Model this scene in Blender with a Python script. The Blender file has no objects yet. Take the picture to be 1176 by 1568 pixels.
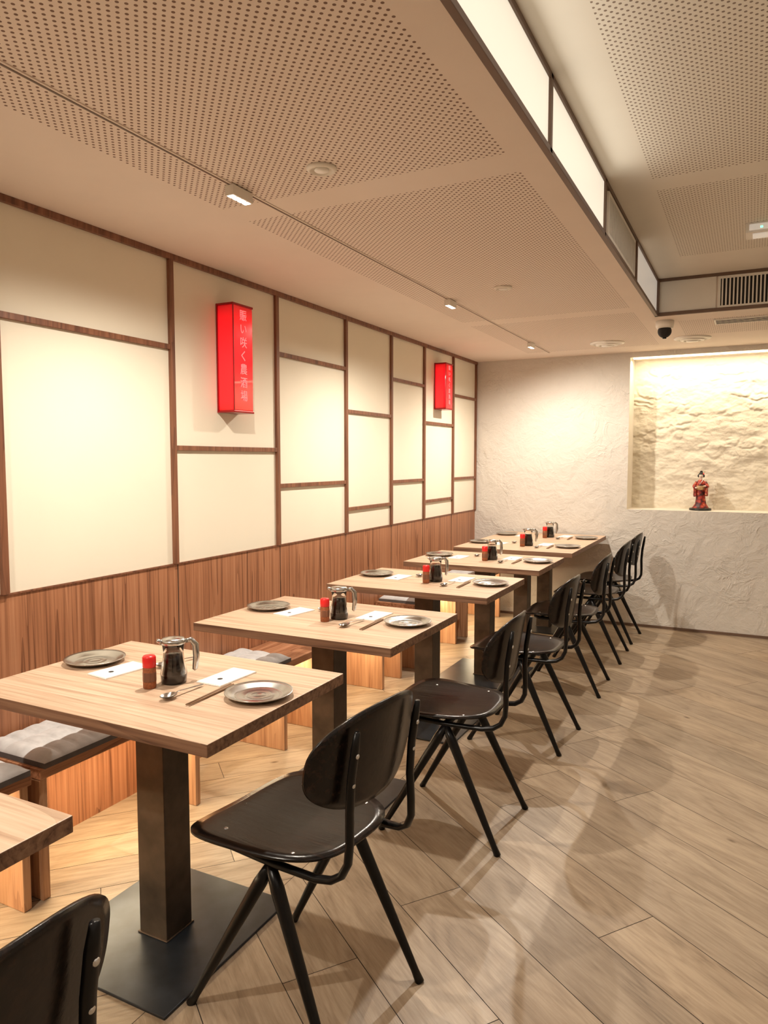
import bpy, bmesh, math, random
from mathutils import Vector, Matrix, noise
random.seed(7)
scene=bpy.context.scene
COL=scene.collection
pi=math.pi

# ---------------------------------------------------------------- materials
def newmat(name):
    m=bpy.data.materials.new(name); m.use_nodes=True
    nt=m.node_tree; b=nt.nodes['Principled BSDF']
    return m,nt,b
def setp(b,col=None,rough=.5,metal=0,spec=None,emit=None,es=0,trans=0,ior=None,coat=0,aniso=0):
    if col is not None: b.inputs['Base Color'].default_value=(*col,1)
    b.inputs['Roughness'].default_value=rough
    b.inputs['Metallic'].default_value=metal
    if spec is not None: b.inputs['Specular IOR Level'].default_value=spec
    if emit is not None:
        b.inputs['Emission Color'].default_value=(*emit,1); b.inputs['Emission Strength'].default_value=es
    b.inputs['Transmission Weight'].default_value=trans
    if ior: b.inputs['IOR'].default_value=ior
    b.inputs['Coat Weight'].default_value=coat
    b.inputs['Anisotropic'].default_value=aniso
def N(nt,t,**k):
    n=nt.nodes.new(t)
    for a,v in k.items(): setattr(n,a,v)
    return n
def ramp(nt,fac,stops):
    r=nt.nodes.new('ShaderNodeValToRGB'); e=r.color_ramp.elements
    while len(e)<len(stops): e.new(.5)
    for i,(p,c) in enumerate(stops):
        e[i].position=p; e[i].color=(*c,1)
    nt.links.new(fac,r.inputs['Fac']); return r.outputs['Color']
def bump(nt,b,h,strength=.3,dist=.01):
    n=N(nt,'ShaderNodeBump'); n.inputs['Strength'].default_value=strength; n.inputs['Distance'].default_value=dist
    nt.links.new(h,n.inputs['Height']); nt.links.new(n.outputs[0],b.inputs['Normal']); return n
def simple(name,col,rough=.5,metal=0,var=.06,sc=6,bmp=0,**k):
    m,nt,b=newmat(name); setp(b,col,rough,metal,**k)
    tc=N(nt,'ShaderNodeTexCoord'); no=N(nt,'ShaderNodeTexNoise'); no.inputs['Scale'].default_value=sc; no.inputs['Detail'].default_value=5
    nt.links.new(tc.outputs['Object'],no.inputs['Vector'])
    c=ramp(nt,no.outputs['Fac'],[(.3,tuple(x*(1-var) for x in col)),(.7,tuple(min(1,x*(1+var)) for x in col))])
    nt.links.new(c,b.inputs['Base Color'])
    if bmp: bump(nt,b,no.outputs['Fac'],bmp,.005)
    return m
def emis(name,col,s,base=(.8,.8,.8)):
    m,nt,b=newmat(name); setp(b,base,.4,emit=col,es=s); return m
def wood(name,dark,mid,light,axis,fine=60,rough=.4,stretch=.04,figure=.5,bmp=.1,rand=True,figscale=7,lines=14,spec=None):
    m,nt,b=newmat(name); setp(b,mid,rough,spec=spec)
    tc=N(nt,'ShaderNodeTexCoord'); vec=tc.outputs['Object'] 
    if rand:
        oi=N(nt,'ShaderNodeObjectInfo'); mu=N(nt,'ShaderNodeMath',operation='MULTIPLY'); mu.inputs[1].default_value=13.7
        nt.links.new(oi.outputs['Random'],mu.inputs[0])
        ad=N(nt,'ShaderNodeVectorMath',operation='ADD'); nt.links.new(vec,ad.inputs[0]); nt.links.new(mu.outputs[0],ad.inputs[1]); vec=ad.outputs[0]
    s=[1,1,1]; s[axis]=stretch
    mp=N(nt,'ShaderNodeMapping'); mp.inputs['Scale'].default_value=s; nt.links.new(vec,mp.inputs['Vector'])
    n1=N(nt,'ShaderNodeTexNoise'); n1.inputs['Scale'].default_value=fine; n1.inputs['Detail'].default_value=6; n1.inputs['Roughness'].default_value=.6
    nt.links.new(mp.outputs[0],n1.inputs['Vector'])
    s2=[1,1,1]; s2[axis]=stretch*2.2
    mp2=N(nt,'ShaderNodeMapping'); mp2.inputs['Scale'].default_value=s2; nt.links.new(vec,mp2.inputs['Vector'])
    n2=N(nt,'ShaderNodeTexNoise'); n2.inputs['Scale'].default_value=figscale; n2.inputs['Detail'].default_value=2; n2.inputs['Distortion'].default_value=.3
    nt.links.new(mp2.outputs[0],n2.inputs['Vector'])
    m1=N(nt,'ShaderNodeMath',operation='MULTIPLY'); m1.inputs[1].default_value=lines; nt.links.new(n2.outputs['Fac'],m1.inputs[0])
    m2=N(nt,'ShaderNodeMath',operation='FRACT'); nt.links.new(m1.outputs[0],m2.inputs[0])
    m3=N(nt,'ShaderNodeMath',operation='POWER'); m3.inputs[1].default_value=2.5; nt.links.new(m2.outputs[0],m3.inputs[0])
    mx=N(nt,'ShaderNodeMath',operation='MULTIPLY_ADD'); nt.links.new(m3.outputs[0],mx.inputs[0]); mx.inputs[1].default_value=-.35*figure; nt.links.new(n1.outputs['Fac'],mx.inputs[2])
    c=ramp(nt,mx.outputs[0],[(.22,dark),(.45,mid),(.68,light)])
    nt.links.new(c,b.inputs['Base Color'])
    if bmp: bump(nt,b,mx.outputs[0],bmp,.003)
    return m,nt,b

M_panel=simple('panel_paper',(.85,.79,.655),.75,var=.015,sc=3)
M_trimwood,_,_=wood('trim_wood',(.11,.042,.022),(.21,.083,.042),(.29,.125,.066),2,rough=.45)
M_wains,_,_=wood('wainscot_wood',(.19,.072,.034),(.41,.175,.085),(.51,.245,.13),2,fine=80,rough=.4,stretch=.016,figure=.55,figscale=9,lines=9)
M_bench,_,_=wood('bench_wood',(.34,.165,.085),(.52,.285,.155),(.62,.37,.215),2,fine=60,rough=.4,stretch=.035,figure=.4,figscale=9,lines=8)
M_benchtop,_,_=wood('bench_top_wood',(.20,.07,.03),(.42,.19,.095),(.54,.27,.15),1,fine=60,rough=.3,stretch=.04,figure=.5)
M_top,_,_=wood('table_top_oak',(.42,.27,.175),(.60,.42,.29),(.70,.52,.38),0,fine=80,rough=.42,stretch=.03,figure=.5,figscale=5,lines=10)
M_edge,_,_=wood('table_edge_ply',(.09,.042,.025),(.23,.12,.07),(.34,.2,.12),0,fine=60,rough=.5,stretch=.03,figure=.4)
M_black,_,_=wood('black_stained_ply',(.004,.003,.003),(.010,.0065,.005),(.027,.014,.009),0,fine=60,rough=.23,stretch=.05,figure=.5,bmp=.2,spec=.32)
M_steelblk=simple('black_powder_steel',(.005,.0045,.0045),.3,.0,sc=30,spec=.28)
M_column=simple('raw_steel',(.080,.058,.042),.42,.5,var=.5,sc=9)
M_base=simple('blackened_steel_plate',(.028,.034,.044),.33,.5,var=.35,sc=12)
M_metal=simple('brushed_steel',(.52,.51,.49),.22,1,var=.05,sc=40,aniso=.6)
M_bolt=simple('bolt_zinc',(.7,.7,.7),.3,1)
M_plain=simple('ceiling_paint',(.80,.695,.61),.85,var=.015)
M_plain2=simple('ceiling_paint_upper',(.81,.76,.675),.85,var=.015)
M_dark=simple('dark_void',(.02,.016,.014),.8)
M_frame=simple('frame_brown',(.15,.09,.06),.5,var=.1)
M_white=simple('white_plastic',(.82,.78,.71),.45,var=.02)
M_paper=simple('napkin_paper',(.88,.86,.82),.8,var=.03,sc=60)
M_red=simple('red_cap',(.75,.02,.02),.3)
M_spice=simple('spice_fill',(.30,.09,.03),.5,var=.3,sc=200)
M_soy=simple('soy_sauce',(.015,.006,.004),.12)
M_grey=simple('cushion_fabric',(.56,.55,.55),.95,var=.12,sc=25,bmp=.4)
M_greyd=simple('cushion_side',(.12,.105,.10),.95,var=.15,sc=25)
M_bamboo=simple('chopstick_wood',(.25,.14,.07),.5)
m,nt,b=newmat('clear_glass'); setp(b,(.95,.95,.93),.03,trans=1,ior=1.4); M_glass=m
M_glow=emis('lit_panel',(1,.91,.74),.74,(.72,.66,.56))
M_glow2=emis('dim_panel',(1,.94,.84),.28,(.75,.7,.62))
M_led=emis('led_warm',(1,.82,.55),8)
M_ledspot=emis('led_spot',(1,.95,.88),8)
M_green=emis('green_led',(.1,1,.4),3)

def perf(name,col,pitch,rad,hole):
    m,nt,b=newmat(name); setp(b,col,.85)
    g=N(nt,'ShaderNodeNewGeometry')
    def cell(off):
        a=N(nt,'ShaderNodeVectorMath',operation='MULTIPLY_ADD'); nt.links.new(g.outputs['Position'],a.inputs[0])
        a.inputs[1].default_value=(1/pitch,1/pitch,0); a.inputs[2].default_value=(off+100,off+100,0)
        f=N(nt,'ShaderNodeVectorMath',operation='FRACTION'); nt.links.new(a.outputs[0],f.inputs[0])
        s=N(nt,'ShaderNodeVectorMath',operation='SUBTRACT'); nt.links.new(f.outputs[0],s.inputs[0]); s.inputs[1].default_value=(.5,.5,0)
        l=N(nt,'ShaderNodeVectorMath',operation='LENGTH'); nt.links.new(s.outputs[0],l.inputs[0]); return l.outputs['Value']
    mn=N(nt,'ShaderNodeMath',operation='MINIMUM'); nt.links.new(cell(0),mn.inputs[0]); nt.links.new(cell(.5),mn.inputs[1])
    c=ramp(nt,mn.outputs[0],[(rad/pitch*.9,hole),(rad/pitch*1.1,col)])
    nt.links.new(c,b.inputs['Base Color']); return m
M_perf=perf('ceiling_perforated',(.80,.695,.61),.0245,.0040,(.21,.125,.09))
M_perf2=perf('ceiling_perforated_upper',(.81,.76,.675),.0245,.0040,(.26,.2,.155))

def mathf(nt):
    def mt(op,a,bv,cv=None,cl=False):
        n=N(nt,'ShaderNodeMath',operation=op,use_clamp=cl)
        for i,v in enumerate((a,bv,cv)):
            if v is None: continue
            if isinstance(v,(int,float)): n.inputs[i].default_value=v
            else: nt.links.new(v,n.inputs[i])
        return n.outputs[0]
    return mt
def stucco(name,col,s1,strength,dist=.02):
    m,nt,b=newmat(name); setp(b,col,.9)
    tc=N(nt,'ShaderNodeTexCoord'); mt=mathf(nt)
    def noi(sc,det,dis,ro=.5):
        n=N(nt,'ShaderNodeTexNoise'); n.inputs['Scale'].default_value=sc; n.inputs['Detail'].default_value=det; n.inputs['Distortion'].default_value=dis; n.inputs['Roughness'].default_value=ro
        nt.links.new(tc.outputs['Object'],n.inputs['Vector']); return n.outputs['Fac']
    a=noi(s1,9,.5,.62)
    r=mt('ABSOLUTE',mt('SUBTRACT',noi(s1*.9,4,.7,.6),.5),0)
    n=mt('MULTIPLY_ADD',r,-15,1,True)
    mask=mt('MULTIPLY_ADD',noi(s1*.45,2,0),4,-1.75,True)
    h=mt('MULTIPLY_ADD',mt('MULTIPLY',n,mask),.18,a)
    bump(nt,b,h,strength,dist)
    c=ramp(nt,a,[(.3,tuple(x*.95 for x in col)),(.7,col)]); nt.links.new(c,b.inputs['Base Color'])
    return m
M_stucco=stucco('white_stucco',(.71,.665,.60),7,.75,.027)
M_niche=stucco('niche_stucco',(.76,.69,.56),12,.4,.014)
M_smooth=simple('smooth_plaster',(.70,.63,.53),.85,var=.03)

def floormat():
    m,nt,b=newmat('oak_planks'); setp(b,(.3,.22,.15),.5); mt=mathf(nt)
    uv=N(nt,'ShaderNodeUVMap',uv_map='UVMap'); ur=N(nt,'ShaderNodeUVMap',uv_map='rnd')
    def noi(sx,sy,sc,det,dis,ro):
        mp=N(nt,'ShaderNodeMapping'); mp.inputs['Scale'].default_value=(sx,sy,1); nt.links.new(uv.outputs[0],mp.inputs['Vector'])
        n=N(nt,'ShaderNodeTexNoise'); n.inputs['Scale'].default_value=sc; n.inputs['Detail'].default_value=det; n.inputs['Roughness'].default_value=ro; n.inputs['Distortion'].default_value=dis
        nt.links.new(mp.outputs[0],n.inputs['Vector']); return n.outputs['Fac']
    fine=noi(4,60,2.2,7,.4,.7)
    streak=noi(1.3,6,1.5,6,.9,.6)
    fig=noi(.9,4.5,1.0,2,.8,.5)
    ln=mt('POWER',mt('ABSOLUTE',mt('SUBTRACT',mt('FRACT',mt('MULTIPLY',fig,13),0),.5),0),1.6)
    v=mt('MULTIPLY_ADD',streak,.6,mt('MULTIPLY_ADD',fine,.5,-.03))
    v=mt('MULTIPLY_ADD',ln,-.28,v)
    c=ramp(nt,v,[(.22,(.16,.115,.075)),(.42,(.33,.25,.175)),(.62,(.46,.365,.265))])
    mix=N(nt,'ShaderNodeMixRGB',blend_type='MULTIPLY'); mix.inputs[0].default_value=1
    sx=N(nt,'ShaderNodeSeparateXYZ'); nt.links.new(ur.outputs[0],sx.inputs[0])
    c2=ramp(nt,sx.outputs[0],[(0,(.84,.83,.82)),(.5,(.95,.93,.91)),(1,(1.0,.96,.90))])
    nt.links.new(c,mix.inputs[1]); nt.links.new(c2,mix.inputs[2])
    mp3=N(nt,'ShaderNodeMapping'); mp3.inputs['Scale'].default_value=(1.5,3.2,1); nt.links.new(uv.outputs[0],mp3.inputs['Vector'])
    vo=N(nt,'ShaderNodeTexVoronoi'); vo.inputs['Scale'].default_value=1.6; nt.links.new(mp3.outputs[0],vo.inputs['Vector'])
    kc=ramp(nt,vo.outputs['Distance'],[(.02,(.35,.28,.22)),(.06,(1,1,1))])
    mix2=N(nt,'ShaderNodeMixRGB',blend_type='MULTIPLY'); mix2.inputs[0].default_value=1; nt.links.new(mix.outputs[0],mix2.inputs[1]); nt.links.new(kc,mix2.inputs[2])
    nt.links.new(mix2.outputs[0],b.inputs['Base Color'])
    bump(nt,b,v,.3,.004)
    r=N(nt,'ShaderNodeMapRange'); r.inputs['To Min'].default_value=.46; r.inputs['To Max'].default_value=.32; nt.links.new(streak,r.inputs['Value']); nt.links.new(r.outputs[0],b.inputs['Roughness'])
    return m
M_floor=floormat()

# ---------------------------------------------------------------- mesh builder
class MB:
    def __init__(s): s.v=[];s.f=[];s.m=[];s.s=[];s.mats=[]
    def mi(s,mat):
        if mat not in s.mats: s.mats.append(mat)
        return s.mats.index(mat)
    def add(s,vs,fs,mat,smooth=False,M=None):
        o=len(s.v); k=s.mi(mat)
        for p in vs:
            p=Vector(p)
            if M is not None: p=M@p
            s.v.append(tuple(p))
        for f in fs: s.f.append([i+o for i in f]); s.m.append(k); s.s.append(smooth)
    def box(s,x0,x1,y0,y1,z0,z1,mat,M=None,side=None):
        vs=[(x0,y0,z0),(x1,y0,z0),(x1,y1,z0),(x0,y1,z0),(x0,y0,z1),(x1,y0,z1),(x1,y1,z1),(x0,y1,z1)]
        sides=[(0,1,5,4),(1,2,6,5),(2,3,7,6),(3,0,4,7)]
        s.add(vs,[(3,2,1,0),(4,5,6,7)],mat,False,M)
        o=len(s.v)-8; k=s.mi(side or mat)
        for f in sides: s.f.append([i+o for i in f]); s.m.append(k); s.s.append(False)
    def lathe(s,prof,c,mat,seg=32,M=None,smooth=True):
        vs=[];fs=[]
        for r,z in prof:
            for i in range(seg):
                a=2*pi*i/seg; vs.append((c[0]+r*math.cos(a),c[1]+r*math.sin(a),c[2]+z))
        for j in range(len(prof)-1):
            for i in range(seg):
                k=(i+1)%seg; fs.append((j*seg+i,j*seg+k,(j+1)*seg+k,(j+1)*seg+i))
        fs.append(tuple(reversed(range(seg)))); fs.append(tuple((len(prof)-1)*seg+i for i in range(seg)))
        s.add(vs,fs,mat,smooth,M)
    def tube(s,pts,rad,mat,seg=12,flat=None,M=None):
        pts=[Vector(p) for p in pts]; n=len(pts)
        if not hasattr(rad,'__len__'): rad=[rad]*n
        vs=[];fs=[];up=None
        for i,p in enumerate(pts):
            t=(pts[min(i+1,n-1)]-pts[max(i-1,0)]).normalized()
            if up is None:
                up=Vector((0,1,0)) if abs(t.y)<.9 else Vector((1,0,0))
            a=(up-t*up.dot(t)).normalized(); up=a; bb=t.cross(a)
            for k in range(seg):
                q=2*pi*k/seg; ra=rad[i]; rb=rad[i]*(flat or 1)
                vs.append(p+a*ra*math.cos(q)+bb*rb*math.sin(q))
        for j in range(n-1):
            for k in range(seg):
                l=(k+1)%seg; fs.append((j*seg+k,j*seg+l,(j+1)*seg+l,(j+1)*seg+k))
        fs.append(tuple(reversed(range(seg)))); fs.append(tuple((n-1)*seg+k for k in range(seg)))
        s.add(vs,fs,mat,True,M)
    def shell(s,outline,zf,thick,mat,axis='z',rings=8,seg=56,M=None):
        vs=[];fs=[]
        for side in (0,1):
            for r in range(rings+1):
                q=r/rings if r else .001
                for k in range(seg):
                    a,b=outline(2*pi*k/seg); a0,b0=a*q,b*q
                    c=zf(a0,b0)+(thick/2 if side==0 else -thick/2)*(1 if r<rings else .5)
                    vs.append((a0,b0,c) if axis=='z' else (c,a0,b0))
        R=rings+1
        for side in (0,1):
            o=side*R*seg
            for r in range(rings):
                for k in range(seg):
                    l=(k+1)%seg
                    f=(o+r*seg+k,o+(r+1)*seg+k,o+(r+1)*seg+l,o+r*seg+l)
                    fs.append(f if side==0 else tuple(reversed(f)))
        for k in range(seg):
            l=(k+1)%seg
            fs.append((rings*seg+k,R*seg+rings*seg+k,R*seg+rings*seg+l,rings*seg+l))
        s.add(vs,fs,mat,True,M)
    def mesh(s,name):
        me=bpy.data.meshes.new(name); me.from_pydata(s.v,[],s.f)
        for m in s.mats: me.materials.append(m)
        me.polygons.foreach_set('material_index',s.m); me.polygons.foreach_set('use_smooth',s.s)
        me.update(); return me
    def obj(s,name,bevel=0,loc=(0,0,0),rot=0,segs=2,ang=50):
        return inst(s.mesh(name),name,loc,rot,bevel,segs,ang)
def inst(me,name,loc=(0,0,0),rot=0,bevel=0,segs=2,ang=50):
    o=bpy.data.objects.new(name,me); COL.objects.link(o); o.location=loc; o.rotation_euler=(0,0,rot)
    if bevel:
        b=o.modifiers.new('Bevel','BEVEL'); b.width=bevel; b.segments=segs; b.limit_method='ANGLE'; b.angle_limit=math.radians(ang)
    return o

# ---------------------------------------------------------------- room dims
XW=-2.25; XR=2.8; YB=6.28; YF=-2.2; ZC=2.265; ZH=2.485; XS=-.554; YE=4.78
def build_floor():
    bm=bmesh.new(); uvl=bm.loops.layers.uv.new('UVMap'); rl=bm.loops.layers.uv.new('rnd')
    def region(x0,x1,ang,w):
        u=Vector((math.cos(ang),math.sin(ang))); v=Vector((-u.y,u.x)); g=.0011
        new=[]
        for j in range(-60,60):
            t=-9+random.random()*2
            while t<9:
                L=random.uniform(1.5,2.3); c=u*(t+L/2)+v*(j*w)+Vector((0,2.5))
                if x0-2<c.x<x1+2 and YF-2<c.y<YB+2:
                    q=[(t+g,j*w-w/2+g),(t+L-g,j*w-w/2+g),(t+L-g,j*w+w/2-g),(t+g,j*w+w/2-g)]
                    vs=[bm.verts.new((*(u*a+v*b+Vector((0,2.5))),0)) for a,b in q]
                    f=bm.faces.new(vs); r=random.random(); off=random.random()*40
                    for l,(a,b) in zip(f.loops,q):
                        l[uvl].uv=(a+off,b+off*.37); l[rl].uv=(r,r)
                    new.append(f)
                t+=L
        for (co,no) in [((x0,0,0),(-1,0,0)),((x1,0,0),(1,0,0)),((0,YF,0),(0,-1,0)),((0,YB+.02,0),(0,1,0))]:
            fs=[f for f in new if f.is_valid]
            es={e for f in fs for e in f.edges}; vs={v for f in fs for v in f.verts}
            r=bmesh.ops.bisect_plane(bm,geom=list(fs)+list(es)+list(vs),plane_co=co,plane_no=no,clear_outer=True)
            new=[g for g in r['geom'] if isinstance(g,bmesh.types.BMFace)]
    region(XW-.02,-1.32,math.radians(48),.17)
    region(-1.318,XR,math.radians(-36),.22)
    bm.normal_update()
    for f in bm.faces:
        if f.normal.z<0: f.normal_flip()
    vs=[bm.verts.new(p) for p in [(XW-.02,YF,-.003),(XR,YF,-.003),(XR,YB+.02,-.003),(XW-.02,YB+.02,-.003)]]
    f=bm.faces.new(vs); f.material_index=1
    me=bpy.data.meshes.new('floor'); bm.to_mesh(me); bm.free()
    me.materials.append(M_floor); me.materials.append(M_dark)
    inst(me,'floor')
build_floor()

# left wall
w=MB(); w.box(XW-.12,XW,YF,YB,.932,ZC,M_panel)
w.box(XW-.12,XW,YF,YB,0,.932,M_wains)
w.obj('wall_left')
VY=[-1.6,-.8,.02,.80,1.584,2.402,3.178,3.907,4.537,5.105,5.706,6.262]
HZ=[[1.945,1.25],[1.69],[1.945],[1.44],[1.871],[1.44],[1.945,1.249],[1.688,1.079],[1.947,1.233],[1.672,1.065],[1.927,1.227]]
t=MB()
for y in VY: t.box(XW,XW+.016,y-.013,y+.013,.932,ZC,M_trimwood)
t.box(XW,XW+.018,YF,YB,ZC-.024,ZC,M_trimwood)
for i,zs in enumerate(HZ):
    for z in zs: t.box(XW,XW+.014,VY[i]+.013,VY[i+1]-.013,z-.011,z+.011,M_trimwood)
t.obj('trim_lattice',.0015)
t=MB(); t.box(XW,XW+.006,YF,YB,.928,.934,M_trimwood)
for y in [-1.2,-.4,.4,1.2,2.42,3.2,3.9,4.55,5.1,5.7]: t.box(XW,XW+.0015,y-.0015,y+.0015,0,.93,M_dark)
t.obj('trim_wainscot')

# back wall with niche
NX0,NX1,NZ0,NZ1,ND=-.915,.95,.976,2.224,.28
w=MB()
def q(x0,x1,z0,z1,y,mat): w.add([(x0,y,z0),(x1,y,z0),(x1,y,z1),(x0,y,z1)],[(0,1,2,3)],mat)
q(XW,NX0,0,ZC,YB,M_stucco);q(NX0,NX1,0,NZ0,YB,M_stucco);q(NX1,XR,0,ZC,YB,M_stucco);q(NX0,NX1,NZ1,ZC,YB,M_stucco)
Y2=YB+ND
w.add([(NX0,YB,NZ0),(NX0,Y2,NZ0),(NX0,Y2,NZ1),(NX0,YB,NZ1)],[(0,1,2,3)],M_smooth)
w.add([(NX1,YB,NZ0),(NX1,Y2,NZ0),(NX1,Y2,NZ1),(NX1,YB,NZ1)],[(3,2,1,0)],M_smooth)
w.add([(NX0,YB,NZ0),(NX1,YB,NZ0),(NX1,Y2,NZ0),(NX0,Y2,NZ0)],[(0,1,2,3)],M_smooth)
w.add([(NX0,YB,NZ1),(NX1,YB,NZ1),(NX1,Y2,NZ1),(NX0,Y2,NZ1)],[(3,2,1,0)],M_smooth)
nx,nz=340,240; vs=[];fs=[]
def sst(a,b_,x):
    x=max(0,min(1,(x-a)/(b_-a))); return x*x*(3-2*x)
for j in range(nz+1):
    for i in range(nx+1):
        x=NX0+(NX1-NX0)*i/nx; z=NZ0+(NZ1-NZ0)*j/nz
        wx=x+.07*noise.noise(Vector((x*6,1,z*6)))+.02*noise.noise(Vector((x*25,1,z*25)))
        wz=z+.05*noise.noise(Vector((x*6,9,z*6)))+.02*noise.noise(Vector((x*25,5,z*25)))
        d,pts_=noise.voronoi(Vector((wx*7,.5,wz*13)))
        c0=pts_[0]; dz=(wz*13-c0.z)
        flake=max(0,.6-dz*.55)*sst(0,.35,d[1]-d[0])
        mask=sst(-.1,.3,noise.noise(Vector((x*3.3+9,4,z*4.5)))+.06)*sst(.15,.7,(z-NZ0)/1.0)
        h=.013*flake*mask+.010*noise.fractal(Vector((x*7,7,z*10)),.9,2.1,5)
        vs.append((x,Y2-.014-h,z))
for j in range(nz):
    for i in range(nx):
        k=j*(nx+1)+i; fs.append((k,k+1,k+nx+2,k+nx+1))
w.add(vs,fs,M_niche,True)
w.add([(XW,Y2+.05,-.01),(XR,Y2+.05,-.01),(XR,Y2+.05,2.6),(XW,Y2+.05,2.6)],[(0,1,2,3)],M_smooth)
w.obj('wall_back')
b_=MB(); b_.box(XW,XR,YB-.012,YB,0,.02,M_frame); b_.obj('baseboard_back')
w=MB(); w.box(XR,XR+.1,YF,YB,0,2.6,M_smooth); w.obj('wall_right')
w=MB(); w.box(XW,XR,YF-.1,YF,0,2.6,M_smooth); w.obj('wall_front')

# ceiling
c=MB()
def cq(x0,x1,y0,y1,z,mat): c.add([(x0,y0,z),(x1,y0,z),(x1,y1,z),(x0,y1,z)],[(3,2,1,0)],mat)
PX0,PX1=-1.686,-.657
cq(XW,PX0,YF,YB,ZC,M_plain); cq(PX1,XS,YF,YE,ZC,M_plain)
ys=[YF,-.25,-.10,2.07,2.217,4.44,4.59,5.95,YB]
for i in range(len(ys)-1):
    cq(PX0,PX1,ys[i],ys[i+1],ZC,M_perf if i in(0,2,4,6) else M_plain)
cq(PX1,-.45,YE,YB,ZC,M_plain); cq(-.45,XR,YE,5.0,ZC,M_plain); cq(-.45,XR,5.0,5.6,ZC,M_perf); cq(-.45,XR,5.6,YB,ZC,M_plain)
HX=-.382
cq(XS,HX,YF,YE,ZH,M_plain2); 
yh=[YF,-.1,.03,3.08,3.22,4.30,YE]
for i in range(6): cq(HX,XR,yh[i],yh[i+1],ZH,M_perf2 if i%2==0 and i<5 else M_plain2)
c.add([(XS,YF,ZC),(XS,YE,ZC),(XS,YE,ZH),(XS,YF,ZH)],[(0,1,2,3)],M_plain)
c.add([(XS,YE,ZC),(XR,YE,ZC),(XR,YE,ZH),(XS,YE,ZH)],[(0,1,2,3)],M_plain)
c.add([(XW-.1,YF-.1,2.62),(XR+.1,YF-.1,2.62),(XR+.1,YB+.4,2.62),(XW-.1,YB+.4,2.62)],[(3,2,1,0)],M_plain)
c.obj('ceiling')
t=MB(); e=.014
t.box(XS-.005,XS+e,YF,YE,ZC-.003,ZC+.016,M_frame); t.box(XS,XS+e,YF,YE,ZH-.016,ZH,M_frame)
for y in [-1.35,-.48,.39,1.26,2.126,2.99,3.86]: t.box(XS,XS+e,y-.012,y+.012,ZC,ZH,M_frame)
t.box(XS-.005,XS+.02,YE-.025,YE+.005,ZC-.003,ZH,M_frame)
t.box(XS,XR,YE-e,YE+.005,ZC-.003,ZC+.018,M_frame); t.box(XS,XR,YE-e,YE,ZH-.018,ZH,M_frame)
t.obj('trim_soffit',.0015)
t=MB(); ml=[-1.35,-.48,.39,1.26,2.126,2.99]
for i in range(len(ml)-1): t.box(XS,XS+.006,ml[i]+.012,ml[i+1]-.012,ZC+.016,ZH-.016,M_glow)
t.box(XS,XS+.006,3.872,4.755,ZC+.016,ZH-.016,M_glow2)
t.box(XS+.02,-.22,YE-.006,YE,ZC+.018,ZH-.018,M_white)
t.obj('trim_lit_panel')
def grille(name,L,H,n,M):
    g=MB(); f=.014
    g.box(0,L,-.012,0,0,f,M_white,M);g.box(0,L,-.012,0,H-f,H,M_white,M);g.box(0,f,-.012,0,f,H-f,M_white,M);g.box(L-f,L,-.012,0,f,H-f,M_white,M)
    g.box(f,L-f,-.002,0,f,H-f,M_dark,M)
    return g,f
def vgrille(name,L,H,M,pitch=.02):
    g,f=grille(name,L,H,0,M); n=int((L-2*f)/pitch)
    for i in range(n):
        x=f+(i+.5)*(L-2*f)/n; g.box(x-.004,x+.004,-.010,-.002,f,H-f,M_white,M)
    g.obj(name)
vgrille('air_vent_grille',.95,.185,Matrix.Translation((-.21,YE,ZC+.015)))
Mside=Matrix.Translation((XS,3.06,ZC+.02))@Matrix.Rotation(pi/2,4,'Z')
vgrille('air_vent_grille',.74,.175,Mside)
g=MB(); g.box(-.24,.9,5.04,5.2,ZC-.008,ZC,M_white)
for i in range(4): g.box(-.23,.89,5.055+i*.035,5.07+i*.035,ZC-.0095,ZC-.008,M_dark)
g.obj('linear_air_diffuser',.001)
for (x,y) in [(-1.0,5.69),(-.41,5.73)]:
    g=MB()
    g.lathe([(.125,0),(.125,-.006),(.10,-.014),(.095,-.006),(.085,-.006),(.08,-.02),(.06,-.022),(.055,-.008),(.045,-.008),(.04,-.026),(.002,-.028)],(x,y,ZC),M_white,40); g.obj('round_air_diffuser')
for (x,y) in [(-1.184,1.92),(-1.16,3.63)]:
    g=MB(); g.lathe([(.046,0),(.046,-.005),(.036,-.011),(.030,-.004),(.002,-.003)],(x,y,ZC),M_plain2,32)
    g.lathe([(.022,-.005),(.022,-.009),(.002,-.010)],(x,y,ZC),M_white,24); g.obj('ceiling_speaker')
g=MB(); g.lathe([(.055,0),(.055,-.03),(.05,-.045),(.002,-.046)],(0,0,0),M_white,32)
g.lathe([(.002,-.105)]+[(.042*math.sin(a),-.064-.041*math.cos(a)) for a in [i*pi/12 for i in range(1,9)]],(0,0,0),M_dark,32)
g.lathe([(.012,-.11),(.012,-.10)],(0,0,0),M_steelblk,16)
g.obj('security_camera',loc=(-.52,4.97,ZC))
g=MB(); g.box(-.06,.22,3.84,3.96,ZH-.045,ZH,M_white); g.box(-.03,.19,3.86,3.94,ZH-.05,ZH-.045,M_glow2); g.box(.0,.012,3.835,3.841,ZH-.03,ZH-.02,M_green)
g.box(-.045,.205,3.836,3.84,ZH-.036,ZH-.008,M_glow2)
g.obj('emergency_light',.004)

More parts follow.
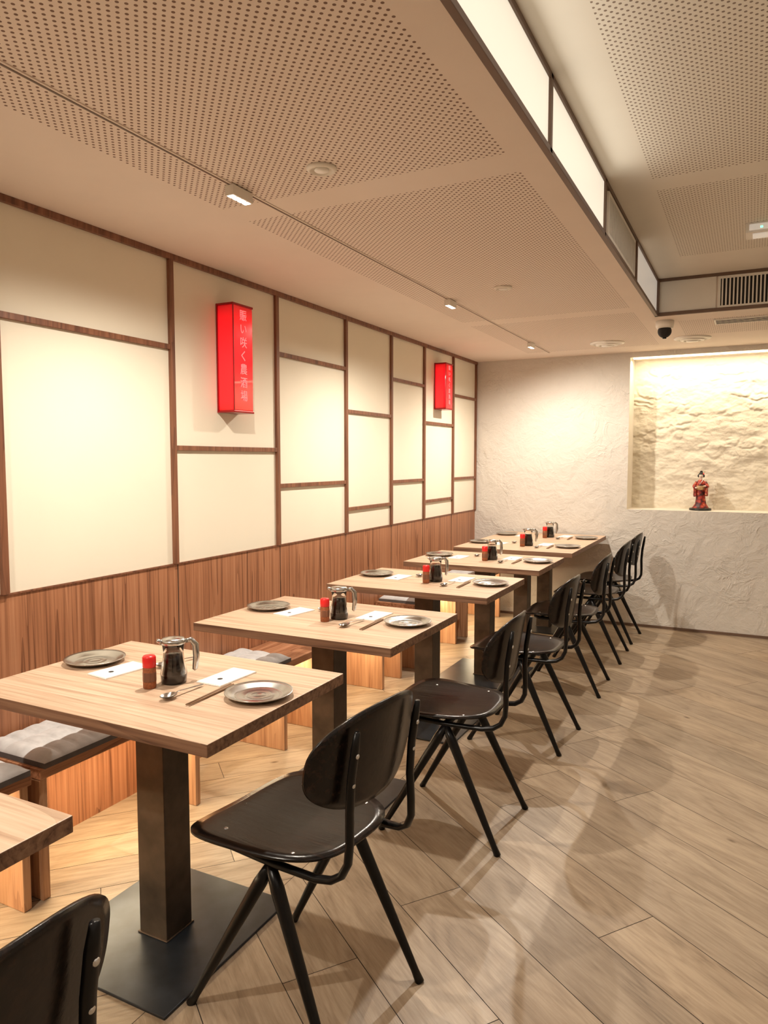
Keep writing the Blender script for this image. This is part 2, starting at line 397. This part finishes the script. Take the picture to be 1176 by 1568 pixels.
# track + spot heads
TX=-1.51
g=MB(); g.box(TX-.010,TX+.010,YF,YB-.3,ZC-.003,ZC+.004,M_plain); g.box(TX-.003,TX+.003,YF,YB-.3,ZC-.0045,ZC-.0025,M_frame); g.obj('lighting_track')
def fixture(y,L):
    g=MB(); g.box(-.017,.017,-L/2,L/2,-.032,0,M_white)
    n=4
    for i in range(n):
        yy=-L/2+(i+.5)*L/n; g.box(-.011,.011,yy-L/n*.34,yy+L/n*.34,-.0335,-.032,M_ledspot)
    g.obj('track_spotlight',.002,loc=(TX,y,ZC-.004))
for y in (.1,1.94,3.79,5.43): fixture(y,.10)

def spot(loc,target,power,size=1.6,blend=.6,rad=.03,col=(1,.905,.775)):
    l=bpy.data.lights.new('spot','SPOT'); l.energy=power; l.spot_size=size; l.spot_blend=blend; l.shadow_soft_size=rad; l.color=col
    o=bpy.data.objects.new('spot_lamp',l); COL.objects.link(o); o.location=loc
    o.rotation_euler=(Vector(target)-Vector(loc)).to_track_quat('-Z','Y').to_euler(); return o
def area(loc,target,power,sx,sy,col=(1,.90,.78)):
    l=bpy.data.lights.new('area','AREA'); l.shape='RECTANGLE'; l.size=sx; l.size_y=sy; l.energy=power; l.color=col
    o=bpy.data.objects.new('area_lamp',l); COL.objects.link(o); o.location=loc
    o.rotation_euler=(Vector(target)-Vector(loc)).to_track_quat('-Z','Y').to_euler(); return o
for y in (.1,1.94,3.79,5.43):
    spot((TX,y,ZC-.045),(TX+.42,y+.05,0),98,size=3.12,blend=.68,rad=.018)

area((.9,1.3,ZH-.03),(.9,1.3,0),19,2.6,5.0,(1,.93,.84))  # broad soft fill light added below the upper ceiling, no fixture there
area((XS+.03,1.4,2.37),(2,1.4,2.0),3.5,3,.12,(1,.93,.80))
la=area(((NX0+NX1)/2,YB+.06,NZ1-.02),((NX0+NX1)/2,YB+.22,1.3),13,NX1-NX0-.05,.03,(1,.87,.66))
g=MB(); g.box(NX0+.02,NX1-.02,YB+.03,YB+.05,NZ1-.012,NZ1,M_led); g.obj('niche_led_strip')

# ---------------------------------------------------------------- benches
BZ=.43; BX=XW+.004
units=[(-1.0,-.25,[-.98,-.27]),(-.2,1.43,[.5,1.41]),(1.46,2.20,[1.478,2.182]),(2.40,3.13,[2.80,3.112]),(3.34,4.10,[3.36,3.83,4.08]),(4.3,5.06,[4.32,5.04]),(5.26,6.2,[5.28,6.1])]
for a,b,sl in units:
    g=MB(); g.box(BX,-1.935,a,b,BZ-.035,BZ,M_benchtop)
    for y in sl: g.box(BX,-1.945,y-.014,y+.014,0,BZ-.035,M_bench,side=M_bench)
    g.box(BX,BX+.02,a+.03,b-.03,BZ-.12,BZ-.035,M_bench)
    g.box(BX+.03,BX+.045,a+.04,b-.04,BZ-.045,BZ-.035,M_led)
    g.obj('bench',.003)
    area((-2.08,(a+b)/2,BZ-.05),(-2.0,(a+b)/2,0),5.5*(b-a)/.75,.03,(b-a)*.9,(1,.80,.50)).rotation_euler=(0,-.35,0)
def cushion(y0,y1):
    g=MB(); nx,ny=30,40; x0,x1=XW+.02,-1.925; vs=[];fs=[]
    for s_,zz in ((1,0),(0,0)):
        for j in range(ny+1):
            for i in range(nx+1):
                u=i/nx;v=j/ny; e=min(1,min(u,1-u)*9)**.5*min(1,min(v,1-v)*12)**.5
                tuft=abs(math.sin(u*pi*3))**.4*abs(math.sin(v*pi*5))**.4
                z=BZ+(.018+.024*e*(.5+.5*tuft) if s_ else 0.0005)
                vs.append((x0+(x1-x0)*u,y0+(y1-y0)*v,z))
    n=(nx+1)*(ny+1)
    for j in range(ny):
        for i in range(nx):
            k=j*(nx+1)+i; fs.append((k,k+1,k+nx+2,k+nx+1)); fs.append((n+k,n+k+nx+1,n+k+nx+2,n+k+1))
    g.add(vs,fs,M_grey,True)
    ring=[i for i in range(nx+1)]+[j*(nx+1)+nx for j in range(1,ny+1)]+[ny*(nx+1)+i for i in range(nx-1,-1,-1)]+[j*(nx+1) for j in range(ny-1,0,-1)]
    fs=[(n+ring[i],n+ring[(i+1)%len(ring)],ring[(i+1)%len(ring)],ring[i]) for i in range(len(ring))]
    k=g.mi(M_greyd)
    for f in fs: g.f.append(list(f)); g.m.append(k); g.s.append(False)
    g.obj('seat_cushion')
for a,b in [(.2,.8),(.95,1.42),(1.47,1.80),(2.41,2.82),(3.36,3.80),(4.32,4.72),(5.3,5.7)]: cushion(a,b)

# ---------------------------------------------------------------- tables
TX0,TX1,TZ=-1.9375,-1.0707,.75
def table(y0,y1,cols):
    g=MB(); cx=(TX0+TX1)/2; L=y1-y0
    g.box(-(TX1-TX0)/2,(TX1-TX0)/2,-L/2,L/2,TZ-.032,TZ,M_top,side=M_edge)
    for cy in cols:
        g.box(-.052,.052,cy-.052,cy+.052,.008,TZ-.038,M_column)
        g.box(-.15,.15,cy-.15,cy+.15,TZ-.038,TZ-.032,M_steelblk)
        g.box(-.25,.25,cy-.27,cy+.27,0,.008,M_base)
        g.box(-.057,.057,cy-.057,cy+.057,.008,.012,M_column)
    return g.obj('dining_table',.003,loc=(cx,(y0+y1)/2,0))
T=[(.262,.872),(1.233,1.844),(2.163,2.789),(3.165,3.79),(4.09,4.72)]
for a,b in T: table(a,b,[0])
table(4.95,6.24,[-.33,.33])

# ---------------------------------------------------------------- chairs
def chair_mesh():
    g=MB()
    def se(t,n): 
        c_,s_=math.cos(t),math.sin(t); return math.copysign(abs(c_)**(2/n),c_),math.copysign(abs(s_)**(2/n),s_)
    def seat_out(t):
        a,b=se(t,3.6); x=.215*a; wdt=.21-.035*a; return (x,b*wdt)
    def seat_z(x,y): 
        xx=x/.2; yy=y/.2
        return .458+.014*yy*yy+(.012*xx*xx if xx>0 else -.006*xx*xx*xx*xx)-.006
    g.shell(seat_out,seat_z,.013,M_black,'z',M=Matrix.Translation((-.02,0,0)))
    def back_out(t):
        a,b=se(t,2.7); y=.218*a; z=b*(.125-.02*a*a); return (y,z)
    def back_x(y,z): return .16*z-.055*(y/.218)**2
    g.shell(back_out,back_x,.013,M_black,'x',M=Matrix.Translation((.248,0,.705)))
    for s in (-1,1):
        y=s*.128
        path=[(.272,y,.79),(.266,y,.75),(.255,y,.68),(.25,y,.60),(.252,s*.131,.53),(.25,s*.135,.485),(.236,s*.14,.455),(.21,s*.145,.438),(.17,s*.15,.431),(.05,s*.155,.430),(-.12,s*.16,.436),(-.15,s*.16,.445)]
        g.tube(path,[.008]+[.0125]*10+[.009],M_steelblk,12,flat=.75)
        hub=Vector((.035,s*.156,.425))
        for fx,fy in ((.245,.19),(-.205,.20)):
            foot=Vector((fx,s*fy,0)); pts=[hub.lerp(foot,k) for k in (0,.12,.5,.93,1)]
            g.tube(pts,[.012,.0175,.0145,.0105,.0125],M_steelblk,12)
        for z in (.665,.735): g.lathe([(.006,0),(.006,.004),(.003,.006)],(0,0,0),M_bolt,12,M=Matrix.Translation((.264+.16*(z-.7),y,z))@Matrix.Rotation(pi/2,4,'Y'))
        for x in (-.12,.1): g.lathe([(.006,0),(.005,.002),(.002,.003)],(x,s*.15,seat_z(x,.15)+.006),M_bolt,12)
    g.tube([(.035,-.156,.43),(.035,.156,.43)],.013,M_steelblk,12)
    g.tube([(-.11,-.158,.434),(-.11,.158,.434)],.009,M_steelblk,10)
    return g.mesh('dining_chair')
cm=chair_mesh()
for (x,y,r) in [(-1.015,.505,0.0),(-1.01,1.52,-.12),(-1.0,2.55,0.02),(-1.0,3.52,-.03),(-1.0,4.44,.03),(-1.0,5.22,.02),(-1.0,5.82,-.03)]:
    inst(cm,'dining_chair',(x,y,0),r)

# ---------------------------------------------------------------- tableware
def plate_mesh():
    g=MB(); prof=[(.001,.0040),(.017,.0040),(.0178,.0046),(.0186,.0040),(.035,.0038),(.0358,.0044),(.0366,.0038),(.055,.003),(.062,.0025),(.068,.005),(.083,.013),(.092,.016),(.0925,.0145),(.084,.010),(.07,.001),(.06,0),(.001,0)]
    g.lathe(prof[::-1],(0,0,0),M_metal,64); return g.mesh('plate')
PM=plate_mesh()
def napkin_mesh():
    g=MB(); g.box(-.045,.045,-.08,.08,0,.0025,M_paper); g.box(-.043,.044,-.078,.079,.0025,.004,M_paper)
    g.lathe([(.008,.0041),(.008,.0043),(.002,.0043)],(0,-.03,0),M_dark,16); return g.mesh('napkin')
NM=napkin_mesh()
def spoon_mesh():
    g=MB()
    vs=[];fs=[];R=6;S=24
    for side in (0,1):
        for r in range(R+1):
            for k in range(S):
                a=2*pi*k/S; q=max(r/R,.01); x=.026*q*math.cos(a); y=.018*q*math.sin(a); vs.append((x,y,.002+.009*q*q+(.0012 if side==0 else 0)))
    for side in (0,1):
        o=side*(R+1)*S
        for r in range(R):
            for k in range(S):
                l=(k+1)%S; f=(o+r*S+k,o+(r+1)*S+k,o+(r+1)*S+l,o+r*S+l); fs.append(f if side==0 else f[::-1])
    g.add(vs,fs,M_metal,True)
    g.tube([(.024,0,.0105),(.04,0,.012),(.08,0,.009),(.12,0,.006),(.128,0,.006)],[.003,.0028,.0035,.005,.004],M_metal,10,flat=.35)
    return g.mesh('spoon')
SM=spoon_mesh()
def chop_mesh():
    g=MB()
    g.tube([(0,0,.0037),(.19,.002,.0037)],[.0022,.0036],M_bamboo,8); g.tube([(0,.009,.0037),(.19,.011,.0037)],[.0022,.0036],M_bamboo,8)
    return g.mesh('chopsticks')
CM=chop_mesh()
def shaker_mesh():
    g=MB(); g.lathe([(.016,0),(.018,.003),(.018,.058),(.016,.062),(.002,.062)],(0,0,0),M_spice,24)
    g.lathe([(.0175,.060),(.0185,.062),(.0185,.088),(.016,.092),(.002,.093)],(0,0,0),M_red,24)
    g.lathe([(.0184,.02),(.0186,.021),(.0186,.045),(.0184,.046)],(0,0,0),M_trimwood,24); return g.mesh('spice_shaker')
HM=shaker_mesh()
def jug_mesh():
    g=MB()
    g.lathe([(.028,.003),(.033,.008),(.034,.03),(.027,.065),(.025,.085),(.002,.085)],(0,0,0),M_soy,28)
    g.lathe([(.030,0),(.036,.004),(.0375,.03),(.030,.068),(.028,.09),(.032,.118),(.0325,.12),(.0305,.12),(.026,.09),(.028,.068),(.0345,.03),(.031,.006),(.002,.005)],(0,0,0),M_glass,28)
    g.lathe([(.031,.112),(.034,.114),(.034,.122),(.031,.128),(.012,.131),(.002,.131)],(0,0,0),M_metal,28)
    g.tube([(.032,0,.118),(.05,0,.120),(.062,0,.105),(.064,0,.07),(.06,0,.035),(.056,0,.03)],[.004,.005,.006,.006,.005,.003],M_metal,10,flat=1.6)
    g.tube([(-.03,0,.118),(-.04,0,.124),(-.046,0,.127)],[.008,.006,.004],M_metal,10)
    return g.mesh('soy_sauce_jug')
JM=jug_mesh()
def setting(yc):
    z=TZ+.0003
    J=lambda s:random.uniform(-s,s)
    inst(PM,'plate',(-1.172+J(.005),yc+.03+J(.015),z))
    inst(NM,'napkin',(-1.355,yc+.11+J(.006),z),-.08+J(.05))
    inst(SM,'spoon',(-1.37,yc-.11,z),math.radians(85)+J(.05))
    inst(CM,'chopsticks',(-1.282,yc-.13,z),math.radians(91)+J(.015))
    inst(PM,'plate',(-1.838+J(.005),yc+.05+J(.01),z))
    inst(NM,'napkin',(-1.69,yc+.02+J(.01),z),-.12+J(.1))
    inst(SM,'spoon',(-1.60,yc+.11,z),math.radians(75)+J(.1))
    inst(HM,'spice_shaker',(-1.487,yc-.06,z),J(1))
    inst(JM,'soy_sauce_jug',(-1.463,yc+.01,z),math.radians(40)+J(.2))
for a,b in T: setting((a+b)/2)
setting(5.25); setting(5.9)

# ---------------------------------------------------------------- signs
def redmat():
    m,nt,b=newmat('red_acrylic'); setp(b,(.6,.004,.008),.15,coat=.5)
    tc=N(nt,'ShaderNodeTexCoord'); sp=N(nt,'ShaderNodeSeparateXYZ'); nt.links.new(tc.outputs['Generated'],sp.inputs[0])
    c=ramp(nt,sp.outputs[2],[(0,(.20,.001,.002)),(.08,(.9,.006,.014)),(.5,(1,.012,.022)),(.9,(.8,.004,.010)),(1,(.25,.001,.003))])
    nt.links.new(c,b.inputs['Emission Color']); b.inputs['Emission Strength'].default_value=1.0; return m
M_sign=redmat()
M_signd=simple('red_cap_metal',(.35,.01,.012),.25,.3)
M_txt=emis('sign_text',(1,.2,.2),.9,(.9,.2,.2))
def sign(y0,y1,z0,z1):
    e=bpy.data.objects.new('sign_lightbox',None); COL.objects.link(e); e.location=(XW,y0,z0)
    W=y1-y0; H=z1-z0; D=.097
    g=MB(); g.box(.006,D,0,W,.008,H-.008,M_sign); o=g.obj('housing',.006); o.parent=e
    g=MB(); g.box(0,D+.002,-.002,W+.002,0,.010,M_signd); g.box(0,D+.002,-.002,W+.002,H-.01,H,M_signd); g.box(0,.008,-.004,W+.004,0,H,M_signd)
    g.box(D-.001,D+.003,-.003,.004,.01,H-.01,M_signd)
    o=g.obj('end_caps',.002); o.parent=e
    cu=bpy.data.curves.new('lettering','FONT'); cu.body='\n'.join('賑い咲く農酒場'); s=H/9.4; cu.size=s; cu.space_line=1.16; cu.align_x='CENTER'; cu.extrude=.0008
    cu.materials.append(M_txt)
    t=bpy.data.objects.new('lettering',cu); COL.objects.link(t); t.parent=e
    t.location=(D+.0015,W*.5,H-.14*H); t.rotation_euler=(pi/2,0,pi/2)
    return e
sign(2.707,2.856,1.609,2.114)
sign(5.316,5.463,1.783,2.146)

# ---------------------------------------------------------------- doll
def kimat():
    m,nt,b=newmat('kimono_silk'); setp(b,(.5,.05,.03),.5)
    tc=N(nt,'ShaderNodeTexCoord'); v=N(nt,'ShaderNodeTexVoronoi'); v.inputs['Scale'].default_value=38; nt.links.new(tc.outputs['Object'],v.inputs['Vector'])
    c=ramp(nt,v.outputs['Distance'],[(.15,(.6,.34,.15)),(.28,(.5,.07,.03)),(.5,(.34,.022,.014)),(.75,(.05,.01,.01))]); nt.links.new(c,b.inputs['Base Color']); return m
M_kim=kimat(); M_obi=simple('obi_gold',(.45,.28,.12),.4,var=.3,sc=60); M_skin=simple('doll_skin',(.8,.66,.55),.4); M_hair=simple('doll_hair',(.01,.008,.008),.3)
M_lac=simple('black_lacquer',(.01,.01,.01),.2); M_lip=simple('lip_red',(.6,.02,.03),.4); M_kimin=simple('kimono_lining',(.6,.08,.05),.5)
e=bpy.data.objects.new('kimono_doll',None); COL.objects.link(e); e.location=(-.362,YB+.14,NZ0); e.scale=(1.06,1.06,1.06)
def part(g,n,sub=0):
    o=g.obj(n); o.parent=e
    return o
g=MB(); g.lathe([(.078,0),(.08,.004),(.08,.013),(.075,.018),(.002,.018)],(0,0,0),M_lac,40); o=part(g,'stand')
rings=[(.018,0,0,.062,.048),(.024,.001,0,.055,.043),(.05,.002,0,.040,.033),(.09,.001,0,.034,.028),(.13,-.002,0,.034,.028),(.155,-.003,0,.033,.027),(.175,-.003,0,.030,.025),(.20,-.002,0,.032,.025),(.218,-.001,0,.031,.022),(.230,0,0,.020,.016),(.236,0,-.001,.011,.010)]
def loft(g,rings,mat,seg=28,fold=0):
    vs=[];fs=[]
    for (z,cx,cy,rx,ry) in rings:
        for k in range(seg):
            a=2*pi*k/seg; w_=1+fold*math.sin(a*7)*max(0,1-z/.12); vs.append((cx+rx*w_*math.cos(a),cy+ry*w_*math.sin(a),z))
    for j in range(len(rings)-1):
        for k in range(seg): l=(k+1)%seg; fs.append((j*seg+k,j*seg+l,(j+1)*seg+l,(j+1)*seg+k))
    fs.append(tuple(reversed(range(seg)))); fs.append(tuple((len(rings)-1)*seg+k for k in range(seg)))
    g.add(vs,fs,mat,True)
g=MB(); loft(g,rings,M_kim,fold=.06)
loft(g,[(.157,-.003,0,.036,.030),(.160,-.003,0,.037,.031),(.186,-.003,0,.035,.029),(.189,-.003,0,.033,.027)],M_obi)
g.box(-.022,.018,.024,.045,.155,.195,M_obi)
g.tube([(-.014,-.010,.236),(-.006,-.022,.222),(.010,-.028,.200)],.0035,M_kimin,8,flat=.6); g.tube([(.014,-.010,.236),(.008,-.022,.222),(-.006,-.027,.200)],.0035,M_paper,8,flat=.6)
part(g,'kimono')
g=MB()
for s in (-1,1):
    sh=Vector((s*.028,0,.218)); el=Vector((s*.047,-.008,.182)); wr=Vector((s*.036,-.034,.172 if s<0 else .186))
    g.tube([sh,(sh+el)/2,el,(el+wr)/2,wr],[.012,.0135,.013,.013,.012],M_kim,14)
    a=el+Vector((0,.006,0)); b2=wr
    vs=[];n=8
    for k in range(n+1):
        u=k/n; top=a.lerp(b2,u); drop=.075-.02*abs(u-.4)
        for d_,off in ((0,-.004),(1,-.006),(1,.006),(0,.004)):
            vs.append((top.x+s*off,top.y,top.z-d_*drop))
    fs=[]
    for k in range(n):
        for i in range(4): j=(i+1)%4; fs.append((k*4+i,k*4+j,(k+1)*4+j,(k+1)*4+i))
    fs.append((0,1,2,3)); fs.append((n*4+3,n*4+2,n*4+1,n*4)); g.add(vs,fs,M_kim,True)
    hd=wr+Vector((-s*.006,-.010,.002)); g.tube([wr,(wr+hd)/2,hd],[.0045,.006,.005],M_skin,10)
    for q_ in range(4): g.tube([hd+Vector(((q_-1.5)*.0026,0,0)),hd+Vector(((q_-1.5)*.0028-s*.003,-.008,.001)),hd+Vector(((q_-1.5)*.0028-s*.005,-.012,-.003))],[.0015,.0014,.001],M_skin,6)
    g.tube([hd+Vector((-s*.004,.004,.002)),hd+Vector((-s*.009,-.001,.006))],[.0016,.0011],M_skin,6)
part(g,'sleeves_and_hands')
g=MB()
g.lathe([(.010,.228),(.0085,.238),(.009,.246)],(0,0,0),M_skin,16)
hz=.262
prof=[(-.020,.006),(-.017,.011),(-.010,.0155),(0,.0175),(.009,.0168),(.016,.011),(.020,.003)]
vs=[];fs=[];seg=28
for z,r in prof:
    for k in range(seg):
        a=2*pi*k/seg; x=r*.92*math.cos(a); y=r*math.sin(a)
        if y<0:
            if abs(x)<.003 and -.008<z<.004: y-=.003
        vs.append((x,y,hz+z))
for j in range(len(prof)-1):
    for k in range(seg): l=(k+1)%seg; fs.append((j*seg+k,j*seg+l,(j+1)*seg+l,(j+1)*seg+k))
fs.append(tuple(reversed(range(seg)))); g.add(vs,fs,M_skin,True)
for s in (-1,1):
    g.box(s*.0062-.0028,s*.0062+.0028,-.0178,-.0160,hz-.0005,hz+.0012,M_hair)
    g.box(s*.0062-.003,s*.0062+.003,-.0172,-.0155,hz+.005,hz+.006,M_hair)
    g.lathe([(.0035,-.004),(.004,0),(.0035,.004)],(s*.0165,.001,hz-.001),M_skin,10)
g.box(-.0025,.0025,-.0168,-.0145,hz-.0112,hz-.009,M_lip)
part(g,'head')
g=MB()
def blob(c_,r3,mat,seg=20,rg=12):
    vs=[];fs=[]
    for j in range(rg+1):
        t_=pi*j/rg
        for k in range(seg): a=2*pi*k/seg; vs.append((c_[0]+r3[0]*math.sin(t_)*math.cos(a),c_[1]+r3[1]*math.sin(t_)*math.sin(a),c_[2]+r3[2]*math.cos(t_)))
    for j in range(rg):
        for k in range(seg): l=(k+1)%seg; fs.append((j*seg+k,(j+1)*seg+k,(j+1)*seg+l,j*seg+l))
    g.add(vs,fs,mat,True)
blob((0,.006,hz+.006),(.021,.0185,.019),M_hair); blob((0,-.002,hz+.018),(.017,.014,.010),M_hair); blob((0,.010,hz+.031),(.011,.010,.012),M_hair)
blob((-.018,.004,hz+.002),(.008,.011,.012),M_hair); blob((.018,.004,hz+.002),(.008,.011,.012),M_hair)
g.tube([(-.03,.008,hz+.026),(.03,.006,hz+.032)],.0014,M_obi,8)
blob((.017,-.008,hz+.018),(.006,.004,.006),M_red,12,8)
part(g,'hair')

# ---------------------------------------------------------------- world / camera
wd=bpy.data.worlds.new('World'); scene.world=wd; wd.use_nodes=True
wd.node_tree.nodes['Background'].inputs[0].default_value=(.9,.8,.7,1); wd.node_tree.nodes['Background'].inputs[1].default_value=.3
cam=bpy.data.cameras.new('camera'); co=bpy.data.objects.new('camera',cam); COL.objects.link(co)
co.location=(0,0,1.39); co.rotation_euler=(math.radians(90-4.16),0,math.radians(26.88))
cam.sensor_fit='HORIZONTAL'; cam.sensor_width=36; cam.lens=36*1107.78/1176; cam.clip_start=.02
scene.camera=co
scene.view_settings.view_transform='Standard'
scene.view_settings.look='None'
scene.view_settings.exposure=-.06
